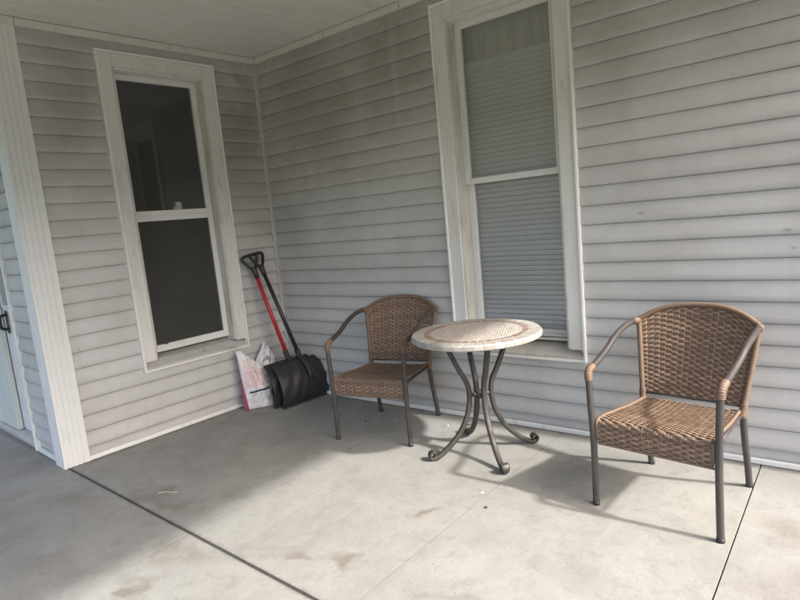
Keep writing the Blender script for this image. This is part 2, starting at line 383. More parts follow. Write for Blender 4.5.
# ------------------------------------------------------------------ wall frames (X along the wall, Y into the house, Z up)
e_ = V((-sin(AL), cos(AL), 0)); n_ = V((cos(AL), sin(AL), 0))
POST_T = -1.765
FA = Matrix.Rotation(pi/2+AL, 4, 'Z')                                   # left wall
FB = Matrix.Identity(4)                                                 # right wall
FR = Matrix.Translation(e_*(POST_T+.015)) @ Matrix.Rotation(AL, 4, 'Z')  # return wall by the door
XEND = 4.18
EXPO = .1016; PH = 2.115-20*EXPO                                        # lowest course line

house = empty('house')
tag(house, 'grey vinyl clapboard house corner with white trim, two tall windows and porch ceiling', 'house')

def siding(name, x0, x1, holes, fr, ztop=H, seams=()):
    mb = MB(); z = PH
    prof = [(0, .0002), (.0008, -.0076), (.0034, -.0108), (.009, -.0136), (.017, -.0152), (.027, -.0156), (.040, -.0142), (.056, -.0114), (.076, -.0076), (.0986, -.0036), (.0991, .0002), (EXPO+.0005, .0002)]
    def course(xa, xb, zc0, zc1, zb):
        pr = []
        for (a, ya), (b, yb) in zip(prof, prof[1:]):
            for q in (0, 1):
                zz, yy = ((a, ya), (b, yb))[q]
                pr.append((zb+zz, yy))
        # clip to zc0..zc1
        P = [(zb+a, y) for a, y in prof]; out = []
        for (a, ya), (b, yb) in zip(P, P[1:]):
            if b <= zc0 or a >= zc1: continue
            a2, b2 = max(a, zc0), min(b, zc1)
            f = lambda q: ya+(yb-ya)*((q-a)/max(1e-9, b-a))
            if not out: out.append((a2, f(a2)))
            out.append((b2, f(b2)))
        if len(out) < 2: return
        n = max(1, int((xb-xa)/.25)); v = []
        for i in range(n+1):
            x = xa+(xb-xa)*i/n
            for zz, yy in out:
                wv = .0007*noise.noise(V((x*1.3, zb*3.1, len(name))))
                v.append((x, yy+wv, zz+wv*.7))
        k = len(out)
        mb.add(v, [(i*k+j, (i+1)*k+j, (i+1)*k+j+1, i*k+j+1) for i in range(n) for j in range(k-1)], 0, False)
    while z < ztop:
        za, zb2 = max(z, .004), min(z+EXPO+.0005, ztop)
        segs = [(x0, x1, za, zb2)]
        for hx0, hx1, hz0, hz1 in holes:
            new = []
            for a, b, c, d in segs:
                if d <= hz0 or c >= hz1 or b <= hx0 or a >= hx1: new.append((a, b, c, d)); continue
                if a < hx0: new.append((a, hx0, c, d))
                if b > hx1: new.append((hx1, b, c, d))
                if c < hz0: new.append((max(a, hx0), min(b, hx1), c, hz0))
                if d > hz1: new.append((max(a, hx0), min(b, hx1), hz1, d))
            segs = new
        for sg in segs: course(*sg, z)
        z += EXPO
    # sheathing behind the boards, with the same openings, butted round each opening
    xs = sorted({x0, x1, *[h for q in holes for h in q[:2]]}); zs = sorted({0.0, ztop, *[h for q in holes for h in q[2:]]})
    for xa, xb in zip(xs, xs[1:]):
        for za, zb in zip(zs, zs[1:]):
            if any(xa >= q[0]-1e-6 and xb <= q[1]+1e-6 and za >= q[2]-1e-6 and zb <= q[3]+1e-6 for q in holes): continue
            mb.box(xa, xb, .007, .16, za, zb)
    return mb.build(name, M['siding'], house, fr)

WA = (-1.218, -.384, .455, 2.555)       # outer edge of the window trim, left wall
WB = (1.680, 2.539, .437, 2.565)        # right wall
ins = .03
hole = lambda w: (w[0]+ins, w[1]-ins, w[2]+ins, w[3]-ins)
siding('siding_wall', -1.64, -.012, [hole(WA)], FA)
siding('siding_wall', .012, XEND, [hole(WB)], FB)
DX0, DX1, DZ = -1.50, -.54, 2.10        # door opening in the return wall (X grows to the right, corner at 0)
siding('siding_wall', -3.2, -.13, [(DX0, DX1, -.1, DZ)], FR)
mb = MB(); mb.box(XEND-.02, XEND-.001, .17, 3.5, 0, H); mb.box(XEND-.055, XEND+.03, -.025, .06, 0, H-.001, 0, .004)
mb.build('end_wall', M['siding'], house)

# fluted corner post
def fluted(w, y0, gro, flip):
    pass
mb = MB()
# +x face (on the left wall) and -y face (on the return wall); cross-section polyline in (a, b): a along the left wall from the outer corner, b outwards
def prof_face(width, grooves, out=.022, gd=.006, gw=.0055):
    pts = [(0, out)]
    for g in grooves:
        c = g*width; pts += [(c-gw, out), (c-gw*.4, out-gd), (c+gw*.4, out-gd), (c+gw, out)]
    pts += [(width, out), (width, 0)]
    return pts
W1, W2 = .150, .150
A1 = prof_face(W1, (.13, .34, .55, .76))
oc = e_*POST_T                                                           # outer corner of the house on the floor plan
ptsA = [oc + e_*(a-.022) + n_*b for a, b in A1]
B1 = prof_face(W2, (.25, .48, .72))
ptsB = [oc + n_*(.022-a) - e_*b for a, b in B1]
poly = list(reversed(ptsB)) + ptsA[1:]
v = [(p.x, p.y, z) for p in poly for z in (0.002, H-.001)]
mb.add(v, [(2*i, 2*i+2, 2*i+3, 2*i+1) for i in range(len(poly)-1)])
mb.build('corner_post', M['post'], house)

# inside corner, base strips, ceiling trim
mb = MB()
q = [e_*-.034+n_*.001, e_*-.034+n_*.020, e_*-.020+n_*.030, V((.030, -.020, 0)), V((.034, -.020, 0))+V((.006, 0, 0)), V((.040, -.001, 0))]
v = [(p.x, p.y, z) for p in q for z in (.003, H-.05)]
mb.add(v, [(2*i, 2*i+1, 2*i+3, 2*i+2) for i in range(len(q)-1)])
mb.build('inside_corner_trim', M['gtrim'], house)
mb = MB(); mb.box(-1.637, -.035, -.019, 0, .003, .030, 0, .002); mb.build('base_trim', M['edge'], house, FA)
mb = MB(); mb.box(.041, XEND-.056, -.019, 0, .003, .028, 0, .002); mb.build('base_trim', M['edge'], house, FB)
mb = MB(); mb.box(-.537, -.129, -.019, 0, .003, .030, 0, .002); mb.build('base_trim', M['edge'], house, FR)
mb = MB(); mb.box(-1.632, -.005, -.024, 0, H-.047, H-.003, 0, .003); mb.box(-1.85, -1.635, -.026, 0, H-.049, H-.003, 0, .003); mb.build('ceiling_trim', M['ctrim'], house, FA)
mb = MB(); mb.box(.026, 1.458, -.024, 0, H-.047, H-.003, 0, .003); mb.box(1.461, XEND, -.0235, 0, H-.0465, H-.003, 0, .003); mb.build('ceiling_trim', M['ctrim'], house, FB)
mb = MB(); mb.box(-3.2, -.10, -.024, 0, H-.047, H-.003, 0, .003); mb.build('ceiling_trim', M['ctrim'], house, FR)

# ceiling of narrow grooved boards running away from the viewer, roof, unseen front and end beams, and posts
RX0, RX1, RY0 = -3.2, 4.27, -3.42
mb = MB(); x = RX0; k = 0
while x < RX1:
    w = .0508; g = .0035
    mb.add([(bx, y, bz) for y in (RY0, .2) for bx, bz in ((x, H+.004), (x+g, H), (x+w-g, H), (x+w, H+.004))],
           [(4, 5, 1, 0), (5, 6, 2, 1), (6, 7, 3, 2)]); x += w; k += 1
mb.build('porch_ceiling', M['ceiling'], house)
mb = MB(); mb.box(RX0-.02, RX1+.0, RY0, 4.0, H+.01, H+.10)
mb.build('roof', M['shingle'], house)
mb = MB(); mb.box(RX0, RX1-.012, RY0-.02, RY0+.10, H-.20, H+.02, 0, .004); mb.box(RX1-.10, RX1+.014, RY0-.021, -.03, H-.201, H+.021, 0, .004); mb.box(RX1-.012, RX1+.0135, -.029, .35, H-.05, H+.0205, 0, .004)  # end beam added and front beam sized to limit sky light on the walls
mb.build('unseen_fascia', M['unseen_fascia'], house)
for px in (-2.6, RX1-.045):
    mb = MB(); mb.box(px-.06, px+.06, RY0-.015, RY0+.095, .15, H-.2015, 0, .006); mb.box(px-.08, px+.08, RY0-.018, RY0+.12, 0, .15, 0, .008)
    mb.build('porch_pillar', M['unseen_fascia'], house)

# ------------------------------------------------------------------ windows
def ring(mb, x0, x1, z0, z1, w, y0, y1, wb=None, wt=None, bev=.003, mi=0):
    wb = w if wb is None else wb; wt = w if wt is None else wt
    mb.box(x0, x0+w, y0, y1, z0, z1, mi, bev); mb.box(x1-w, x1, y0, y1, z0, z1, mi, bev)
    mb.box(x0+w-.0004, x1-w+.0004, y0+.0006, y1-.0006, z0, z0+wb, mi, bev); mb.box(x0+w-.0004, x1-w+.0004, y0+.0006, y1-.0006, z1-wt, z1, mi, bev)
def window(w, fr, zm, lower_deep, screen):
    x0, x1, z0, z1 = w
    C = MB()
    # bright outer lip then flat clad casing
    ring(C, x0, x1, z0, z1, .014, -.034, .010, .016, .014, .003, 1)
    ci = .098
    C.box(x0+.0145, x0+ci, -.022, .02, z0+.07, z1-.0145, 0, .003); C.box(x1-ci, x1-.0145, -.022, .02, z0+.07, z1-.0145, 0, .003)
    C.box(x0+ci+.0005, x1-ci-.0005, -.0215, .02, z1-.098, z1-.0145, 0, .003)
    # stepped bead and jambs running back to the sashes
    a = ci+.0005
    C.box(x0+a-.004, x0+a+.012, -.012, .15, z0+.075, z1-.0985, 2, .002); C.box(x1-a-.012, x1-a+.004, -.012, .15, z0+.075, z1-.0985, 2, .002)
    C.box(x0+a+.0125, x1-a-.0125, -.012, .15, z1-.114, z1-.0985, 0, .002)
    win = C.build('window', [M['casing'], M['edge'], M['grime']], house, fr)
    # sloping sill in two steps
    S = MB()
    def wedge(xa, xb, ya, yb, za, zb, zlow):
        S.add([(xa, ya, zlow), (xb, ya, zlow), (xb, yb, zlow), (xa, yb, zlow), (xa, ya, za), (xb, ya, za), (xb, yb, zb), (xa, yb, zb)],
              [(0, 3, 2, 1), (4, 5, 6, 7), (0, 1, 5, 4), (1, 2, 6, 5), (2, 3, 7, 6), (3, 0, 4, 7)])
    wedge(x0+.0145, x1-.0145, -.030, .03, z0+.030, z0+.066, z0+.0165)
    wedge(x0+ci+.001, x1-ci-.001, .031, .17, z0+.068, z0+.098, z0+.0165)
    S.build('sill', M['sill'], win)
    ix0, ix1 = x0+a+.0125, x1-a-.0125
    zt, zb = z1-.1145, z0+.104
    # upper sash (outer track), lower sash (inner track)
    U = MB(); ring(U, ix0, ix1, zm-.022, zt, .040, .062, .096, .036, .038)
    us = U.build('sash', M['sash'], win)
    g = MB(); g.box(ix0+.036, ix1-.036, .080, .085, zm+.010, zt-.034); g.build('pane', M['clear_glass'] if screen else M['glass'], us)
    yl = .062 if not lower_deep else .090
    lw = .040 if not lower_deep else .042
    L = MB(); ring(L, ix0, ix1, zb, zm+(-.0225 if not lower_deep else .012), lw, yl, yl+.034, .05, .034)
    ls = L.build('sash', M['sash'], win)
    g = MB(); g.box(ix0+.037, ix1-.037, yl+.018, yl+.023, zb+.046, zm-.026); g.build('pane', M['clear_glass'] if screen else M['glass'], ls)
    if screen:
        g = MB(); g.box(ix0+.039, ix1-.039, yl+.006, yl+.0065, zb+.048, zm-.052); g.build('insect_screen', M['screen'], ls)
        g = MB(); xc = ix0+.62*(ix1-ix0); g.box(xc-.028, xc+.018, .100, .135, zm+.014, zm+.072, 0, .004); g.box(xc-.05, xc-.022, .1005, .12, zm+.014, zm+.036, 0, .003); g.build('sash_lock', M['white_latch'], win)
        g = MB(); g.box(ix0+.10, ix0+.118, yl-.008, yl+.002, zb+.045, zb+.058, 0, .002); g.build('screen_latch', M['black'], ls)
    else:
        g = MB(); ring(g, ix0+.0004, ix1-.0004, zb-.006, zb+.028, .030, .0605, .0995, .014, .01); g.build('storm_track', M['sash'], win)
        g = MB(); g.box(ix0+.36, ix0+.42, .050, .0600, zb+.004, zb+.016, 0, .003); g.build('slide_latch', M['black'], win)
    return ix0, ix1, zt, zb
ax0, ax1, azt, azb = window(WA, FA, 1.525, False, True)
bx0, bx1, bzt, bzb = window(WB, FB, 1.518, True, False)

# dim rooms behind the windows
def room(x0, x1, depth, z0, z1, fr, wx0, wx1, wz0, wz1):
    mb = MB(); y0 = .165
    P = lambda x, y, z: (x, y, z)
    mb.add([(x0, y0, z0), (x1, y0, z0), (x1, depth, z0), (x0, depth, z0), (x0, y0, z1), (x1, y0, z1), (x1, depth, z1), (x0, depth, z1)],
           [(0, 1, 2, 3), (4, 7, 6, 5), (3, 2, 6, 7), (0, 3, 7, 4), (1, 5, 6, 2)])
    # inside face of the wall round the opening
    for xa, xb, za, zb in ((x0, wx0, z0, z1), (wx1, x1, z0, z1), (wx0, wx1, z0, wz0), (wx0, wx1, wz1, z1)):
        mb.add([(xa, y0, za), (xb, y0, za), (xb, y0, zb), (xa, y0, zb)], [(0, 1, 2, 3)])
    return mb.build('room', M['room'], house, fr)
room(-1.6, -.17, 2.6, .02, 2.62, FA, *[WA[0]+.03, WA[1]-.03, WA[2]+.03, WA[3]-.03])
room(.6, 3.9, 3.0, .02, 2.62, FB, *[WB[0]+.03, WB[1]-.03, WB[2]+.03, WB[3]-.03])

# blind and curtain behind the right window
bl = empty('window_blind', ((bx0+bx1)/2, .147, 0)); tag(bl, 'pale closed horizontal slat blind hanging behind the glass of the right window', 'blind')
hw = (bx1-bx0)/2-.012; ztop_b = 2.19
mb = MB(); mb.box(-hw, hw, -.012, .018, ztop_b, ztop_b+.035, 0, .003); mb.build('head_rail', M['blind'], bl)
mb = MB(); z = ztop_b-.012; k = 0
while z > bzb-.02:
    zj = z+random.uniform(-.0004, .0004); tl = random.uniform(-.012, .012)
    v = []
    for xx in (-hw, hw):
        for t in range(5):
            s = (t/4-.5); ang = radians(80)+tl*.6
            v.append((xx, -s*.036*cos(ang)-.0065*(1-4*s*s)*sin(ang), zj+s*.0284*sin(ang)+.0015*xx*tl))
    mb.add(v, [(j, 5+j, 6+j, j+1) for j in range(4)], 0, True); z -= .0305; k += 1
mb.build('slats', M['blind'], bl)
mb = MB()
for cx in (-.19, .19): mb.sweep([(cx, -.020, ztop_b), (cx, -.020, bzb)], .0012, n=5)
mb.build('cord', M['white_latch'], bl)
cu = MB(); n = 120; rows = 10; v = []
for j in range(rows+1):
    for i in range(n+1):
        u = i/n; x = -hw-.02+(2*hw+.04)*u; zz = 2.50-.42*j/rows
        amp = .010+.014*j/rows
        yy = amp*(sin(u*38+1.3*sin(u*9))+.5*sin(u*71+2))+.006*noise.noise(V((u*9, j*.4, 3)))
        v.append((x, yy, zz))
cu.add(v, [(j*(n+1)+i, (j+1)*(n+1)+i, (j+1)*(n+1)+i+1, j*(n+1)+i+1) for j in range(rows) for i in range(n)], 0, True)
cuo = cu.build('curtain', M['curtain']); cuo.location = ((bx0+bx1)/2, .195, 0)
sd = cuo.modifiers.new('thickness', 'SOLIDIFY'); sd.thickness = .0015
tag(cuo, 'gathered beige curtain showing at the top of the right window above the blind', 'curtain')

# ------------------------------------------------------------------ doorway at far left
d = MB()
d.box(DX0+.30, DX1-.013, .0555, .088, .05, DZ-.01, 0, .003)               # white panel beside the door
dp = d.build('side_panel', M['door'], house, FR)
d = MB(); d.box(-.985, DX1-.08, .0505, .0550, .98, 1.95); d.build('pane', M['glass'], dp)
d = MB(); ring(d, -1.0, DX1-.065, .965, 1.965, .016, .044, .0554); ring(d, -.985, DX1-.09, .16, .86, .012, .048, .0554); d.build('panel_moulding', M['door'], dp)
d = MB(); d.box(DX0+.013, -1.03, .012, .049, .050, DZ-.012, 0, .004)
do = d.build('door', M['gdoor'], house, FR)
d = MB(); hx = -.93; d.sweep(spline([(hx, .050, .81), (hx, .010, .82), (hx, .002, .86), (hx, .010, .905), (hx, .050, .915)], 6), .011, n=8); d.box(hx-.018, hx+.018, .042, .0478, .78, .945, 0, .003)
d.build('handle', M['black'], dp)
d = MB(); d.box(DX1-.012, DX1+.006, -.026, .09, .003, DZ, 0, .003); d.box(DX0-.006, DX0+.012, -.026, .09, .003, DZ, 0, .003); d.box(DX0+.0125, DX1-.0125, -.0255, .09, DZ-.009, DZ+.03, 0, .003)
d.build('door_frame', M['edge'], house, FR)
d = MB(); d.box(DX0+.0125, DX1-.0125, -.01, .155, .002, .044, 0, .006); d.build('threshold', M['sill'], house, FR)
d = MB(); d.box(DX0-.1, DX1+.1, .16, .2, 0, 2.3); d.build('door_backing', M['dark'], house, FR)

# ------------------------------------------------------------------ porch floor: concrete slabs with tooled joints, on dirt
fl = MB()
def slab(q, g=(.0, .0, .0, .0), zt=0.0, b=.0007):
    """q = four corners (ccw); g = half-gap of each edge; bevelled lip"""
    c = sum((V((*p, 0)) for p in q), V())/4
    def inset(extra):
        out = []
        for i in range(4):
            p = V((*q[i], 0)); pv = V((*q[i-1], 0)); nx = V((*q[(i+1) % 4], 0))
            e0 = (p-pv).normalized(); e1 = (nx-p).normalized()
            n0 = V((-e0.y, e0.x, 0)); n1 = V((-e1.y, e1.x, 0)); d0 = g[i-1]+extra; d1 = g[i]+extra
            den = e0.x*e1.y-e0.y*e1.x
            # intersection of the two offset lines
            a = p+n0*d0; bb = p+n1*d1; t = ((bb.x-a.x)*e1.y-(bb.y-a.y)*e1.x)/den
            out.append(a+e0*t)
        return out
    lo, hi = inset(0), inset(b)
    v = [(p.x, p.y, zt-.10) for p in lo]+[(p.x, p.y, zt-b) for p in lo]+[(p.x, p.y, zt) for p in hi]
    f = [(8, 9, 10, 11)]
    for i in range(4):
        j = (i+1) % 4; f += [(i, j, 4+j, 4+i), (4+i, 4+j, 8+j, 8+i)]
    fl.add(v, f)
ly = lambda x: -1.762-.036*x
faint, dark, wide = .0004,   .0028, .0075
X = [(-.0, -.0), (1.372, 1.335), (2.372, 2.325), (3.365, 3.335), (4.50, 4.50)]
front = -3.5
yw = .10
for i in range(4):
    (a0, a1), (b0, b1) = X[i], X[i+1]
    gl = [0, faint, faint, dark, 0]
    if i == 0: a0 = a1 = -.25
    aj = a1 if i else -.25
    slab([(aj, ly(aj)), (b1, ly(b1)), (b0, yw), (a0, yw)], (wide, gl[i+1], 0, gl[i]))
XF = [-3.3, -1.2, -.10, 1.325, 2.31, 3.33, 4.5]
for i in range(6):
    a, b = XF[i], XF[i+1]
    ya, yb = (ly(a) if a > -.2 else -1.55), (ly(b) if b > -.2 else -1.55)
    if a < 0 < b: ya, yb = ly(a), ly(b)
    if b < 0: ya = yb = -1.30
    slab([(a, front), (b, front), (b, yb if b > 0 else -1.30), (a, ya)], (0, .0005, wide if b > 0 else 0, .0005))
flo = fl.build('porch_floor', M['concrete']); tag(flo, kind='structure')
mb = MB(); mb.box(-3.29, 4.49, -3.49, .09, -.20, -.0055); jf = mb.build('joint_bed', M['jointfill'], flo)
# kerb step down to the yard and the yard itself
g = MB(); R_ = 900; g.add([(-R_, -R_, -.32), (R_, -R_, -.32), (R_, R_, -.32), (-R_, R_, -.32)], [(0, 1, 2, 3)])
lw = g.build('lawn', M['lawn']); tag(lw, kind='structure')
g = MB(); g.box(4.505, 9.5, -9, 2.0, -.318, -.05); pv = g.build('driveway', M['asphalt']); tag(pv, kind='structure')
# unseen wooded ring added to hide the horizon sky from the window reflections
g = MB(); nn_ = 96; vv = []
for k in range(nn_):
    a = 2*pi*k/nn_
    for j, (rr, zz) in enumerate(((240, -.4), (262, 1.0), (300, .8), (420, -.4))):
        hgt = 46+6*noise.noise(V((3*cos(a), 3*sin(a), .4)))+5*noise.noise(V((14*cos(a), 14*sin(a), 2.4)))
        vv.append((rr*cos(a), rr*sin(a), zz*hgt if zz > 0 else zz))
g.add(vv, [(k*4+j, ((k+1) % nn_)*4+j, ((k+1) % nn_)*4+j+1, k*4+j+1) for k in range(nn_) for j in range(3)], 0, True)
hl = g.build('horizon_blocker', M['blocker_green']); tag(hl, kind='structure')

# ------------------------------------------------------------------ wicker armchair
def make_chair():
    root = empty('wicker_armchair')
    mw, mf, mr = M['wicker'], M['frame'], M['wrap']
    def strand(mb, S, vv, u0, u1, phase, stake, hh=.0052, th=.0018, amp=.0031, nu=None, usz=.5):
        L = (u1-u0)*usz; nst = L/stake; nu = int(nst*6)
        pts = []; fr = []
        jit = random.uniform(-.0004, .0004); ph2 = random.uniform(-.08, .08)
        for i in range(nu+1):
            u = u0+(u1-u0)*i/nu
            p, nrm, tv = S(u, vv)
            w = sin(pi*(u*usz/stake)+phase*pi+ph2*.3)
            w = math.copysign(abs(w)**.7, w)
            pts.append(p+nrm*(amp*w)+tv*(jit+.0016*sin(pi*(u*usz/stake)*.5+vv*7))); fr.append(tv)
        mb.sweep(pts, th, hh, n=6, frame=fr, power=.8)
    # --- back
    zb = .398
    def Sb(u, v):
        def P(u, v):
            zt = .732+.072*(1-abs(u)**2.8); w = .216+(.258-.216)*v
            return V((u*w, .445+.085*v+(.012+.050*v)*(1-u*u), zb+v*(zt-zb)))
        p = P(u, v); du = (P(u+.01, v)-P(u-.01, v)); dv = (P(u, v+.01)-P(u, v-.01))
        return p, du.cross(dv).normalized(), dv.normalized()
    mb = MB(); rows = 35
    for r in range(rows): strand(mb, Sb, (r+.6)/rows, -.985, .985, r % 2, .0265, hh=.0060, usz=.240)
    nst = 18
    for i in range(nst+1):
        u = -1+2*i/nst; mb.sweep([Sb(u, j/8)[0] for j in range(9)], .0032, n=5)
    nu, nv = 24, 16
    mb.add([Sb(-.99+1.98*i/nu, .012+.975*j/nv)[0] for i in range(nu+1) for j in range(nv+1)], [(i*(nv+1)+j, (i+1)*(nv+1)+j, (i+1)*(nv+1)+j+1, i*(nv+1)+j+1) for i in range(nu) for j in range(nv)], 1, True)
    mb.build('backrest', [mw, M['wicker_core']], root)
    # wrapped rim of the back
    mb = MB(); rim = [Sb(-1, v/8)[0] for v in range(-1, 8)]+[Sb(-1+2*k/28, 1.0)[0] for k in range(29)]+[Sb(1, 1-v/8)[0] for v in range(1, 10)]
    rim = [rim[0]] + spline(rim[1:-1:1], 2) + [rim[-1]]
    mb.coil(rim, .0135, .0075); mb.build('back_rim', mr, root)
    # --- seat with woven front apron, one surface
    prof = [V((0, .006, .285)), V((0, .000, .33)), V((0, -.002, .375))]
    for k in range(1, 6):
        a = pi/2*k/5; prof.append(V((0, -.002+.022*(1-cos(a)), .375+.022*sin(a))))
    prof += [V((0, .08, .396)), V((0, .18, .387)), V((0, .30, .378)), V((0, .44, .376))]
    pr = resample(spline(prof, 8), .004); NP = len(pr)-1
    def Ss(u, v):
        def P(u, v):
            f = max(0, min(1, v))*NP; i = min(NP-1, int(f)); q = pr[i].lerp(pr[i+1], f-i)
            w = .231-.028*max(0, q.y)/.42
            return V((u*w, q.y, q.z-.006*(1-u*u)*(1 if q.y > .03 else 0)*min(1, max(0, q.y-.03)/.1)))
        p = P(u, v); du = P(u+.01, v)-P(u-.01, v); dv = P(u, min(1, v+.01))-P(u, max(0, v-.01))
        return p, du.cross(dv).normalized(), dv.normalized()
    Ls = sum((pr[i+1]-pr[i]).length for i in range(NP)); rows = int(Ls/.0112)
    mb = MB()
    for r in range(rows): strand(mb, Ss, (r+.5)/rows, -1, 1, r % 2, .0265, hh=.0061, usz=.222)
    for i in range(18):
        u = -1+2*(i+.5)/18; mb.sweep([Ss(u, j/40)[0]-Ss(u, j/40)[1]*.001 for j in range(41)], .0032, n=5)
    nu, nv = 12, 60
    mb.add([(lambda q: q[0]-q[1]*.0008)(Ss(-.99+1.98*i/nu, .004+.992*j/nv)) for i in range(nu+1) for j in range(nv+1)], [(i*(nv+1)+j, (i+1)*(nv+1)+j, (i+1)*(nv+1)+j+1, i*(nv+1)+j+1) for i in range(nu) for j in range(nv)], 1, True)
    mb.build('seat', [mw, M['wicker_core']], root)
    mb = MB()
    mb.coil([Ss(-1, j/40)[0] for j in range(2, 41)], .0085, .0075); mb.coil([Ss(1, j/40)[0] for j in range(2, 41)], .0085, .0075); mb.coil([Ss(-1+2*j/12, .005)[0] for j in range(13)], .0065, .0075)
    mb.build('seat_edging', mr, root)
    # --- metal seat frame
    mb = MB()
    for s in (-1, 1): mb.sweep([(s*.236, .006, .371), (s*.222, .20, .368), (s*.210, .447, .364)], .0095)
    mb.sweep([(-.240, .010, .352), (.240, .010, .352)], .008); mb.sweep([(-.205, .446, .360), (.205, .446, .360)], .0095)
    mb.build('seat_frame', mf, root)
    mb = MB(); mb.sweep([(-.212, .446, .395), (-.1, .455, .3945), (0, .458, .394), (.1, .455, .3945), (.212, .446, .395)], .0055); mb.build('back_bar', M['frame'], root)
    R = .0142
    for s in (-1, 1):
        # front leg
        mb = MB(); mb.sweep(spline([(s*.250, 0, .002), (s*.249, .0, .15), (s*.249, -.001, .32), (s*.254, -.004, .47), (s*.2575, -.003, .575)], 8), R, n=14)
        lg = mb.build('leg', mf, root)
        mb = MB(); mb.lathe([(0, .0), (R+.0012, .0), (R+.0016, .004), (R+.0012, .016), (R-.001, .0165)], 16, c=(s*.250, 0, 0)); mb.build('foot_cap', M['black'], lg)
        # arm with wrapped front elbow
        arm = spline([(s*.2575, -.003, .568), (s*.260, .000, .594), (s*.261, .016, .611), (s*.2615, .042, .618), (s*.262, .10, .632), (s*.265, .19, .660), (s*.268, .28, .698), (s*.269, .38, .724), (s*.266, .47, .733), (s*.260, .525, .730)], 8)
        mb = MB(); mb.sweep(arm, R, n=14); ao = mb.build('armrest', mf, root)
        mb = MB(); mb.coil([p for p in arm if p.y < .045], R+.0035, .0075, 14); mb.build('elbow_wrap', mr, ao)
        mb = MB(); mb.coil([p for p in arm if p.y > .475], R+.003, .0075, 14); mb.build('joint_wrap', mr, ao)
        # rear leg
        rl = spline([(s*.216, .522, .002), (s*.2155, .495, .12), (s*.214, .462, .25), (s*.2135, .448, .345), (s*.2165, .447, .41)], 8)
        mb = MB(); mb.sweep(rl, R, n=14); lg = mb.build('leg', mf, root)
        mb = MB(); mb.lathe([(0, .0), (R+.0012, .0), (R+.0016, .004), (R+.0012, .016), (R-.001, .0165)], 16, c=(s*.216, .522, 0)); mb.build('foot_cap', M['black'], lg)
        mb = MB(); mb.coil([p for p in rl if p.z > .335], R+.0032, .0075, 14); mb.build('leg_wrap', mr, lg)
    return root
chair = make_chair()
chair.location = (3.065, -.7605, 0); chair.rotation_euler.z = radians(-7.3)
tag(chair, 'brown wicker armchair right of the mosaic table, empty floor on its right', 'armchair', 'wicker armchairs')
ch2 = dup(chair, (1.421, -.617, 0), radians(12.3))
tag(ch2, 'brown wicker armchair between the snow shovels and the mosaic table, turned towards the table', 'armchair', 'wicker armchairs')

# ------------------------------------------------------------------ bistro table
tab = empty('bistro_table', (2.095, -.449, 0), radians(49.5)); tag(tab, 'small round bistro table with beige mosaic top and curved dark iron legs', 'table')
R = .350; zt = .690
mb = MB()
mb.lathe([(0, zt-.032), (R-.012, zt-.032), (R-.003, zt-.028), (R, zt-.022), (R, zt-.008), (R-.003, zt-.002), (R-.008, zt), (0, zt)], 96, 3, smooth=False)
def wedge_tile(r0, r1, a0, a1, mi, zz=zt, h=.0016, b=.0012, sub=2):
    lo = []; hi = []
    def loop(r0, r1, a0, a1, z):
        out = [(r0*cos(a0+(a1-a0)*k/sub), r0*sin(a0+(a1-a0)*k/sub), z) for k in range(sub+1)]
        return out+[(r1*cos(a1+(a0-a1)*k/sub), r1*sin(a1+(a0-a1)*k/sub), z) for k in range(sub+1)]
    da = b/((r0+r1)/2); lo = loop(r0, r1, a0, a1, zz-.001); hi = loop(r0+b, r1-b, a0+da, a1-da, zz+h); n = len(lo)
    mb.add(lo+hi, [tuple(range(n, 2*n))[::-1]]+[(i, n+i, n+(i+1) % n, (i+1) % n) for i in range(n)], mi)
def ring_tiles(r0, r1, n, mi, gap=.003, off=0):
    for k in range(n):
        a0 = 2*pi*(k+off)/n+gap/2/r0; a1 = 2*pi*(k+1+off)/n-gap/2/r0
        wedge_tile(r0+gap/2+random.uniform(0, .001), r1-gap/2-random.uniform(0, .001), a0+random.uniform(0, .004), a1-random.uniform(0, .004), mi)
ring_tiles(.287, .347, 42, 0)
ring_tiles(.246, .286, 42, 1, .0045, .5)
ring_tiles(.231, .245, 84, 0, .003)
# edge tiles down the rim
for k in range(42):
    a0 = 2*pi*k/42+.005; a1 = 2*pi*(k+1)/42-.005
    v = []
    for rr, zz in ((R+.0012, zt-.025), (R+.0018, zt-.008), (R-.003, zt+.0006)):
        v += [(rr*cos(a0+(a1-a0)*j/3), rr*sin(a0+(a1-a0)*j/3), zz) for j in range(4)]
    mb.add(v, [(i*4+j, i*4+j+1, (i+1)*4+j+1, (i+1)*4+j) for i in range(2) for j in range(3)], 0)
# field of small stones in fans
st = .0155
for i in range(-16, 17):
    for j in range(-16, 17):
        cx, cy = i*st+(j % 2)*st*.5, j*st
        if sqrt(cx*cx+cy*cy) > .222: continue
        r = st*.44*random.uniform(.88, 1.0); a = random.uniform(-.2, .2); v = []
        for h, rr in ((zt-.001, r), (zt+.0013+random.uniform(-.0003, .0003), r*.86)):
            for k in range(4):
                w = a+pi/4+k*pi/2; v.append((cx+rr*1.3*cos(w), cy+rr*1.3*sin(w), h))
        mb.add(v, [(4, 5, 6, 7)]+[(k, (k+1) % 4, 4+(k+1) % 4, 4+k) for k in range(4)], 2)
mb.build('table_top', [M['tile_rim'], M['tile_band'], M['tile_field'], M['grout']], tab)
mb = MB(); mb.lathe([(.10, zt-.0322), (.235, zt-.0322), (.235, zt-.044), (.215, zt-.044), (.215, zt-.036), (.10, zt-.036)], 48, smooth=False); mb.build('support_ring', M['iron'], tab)
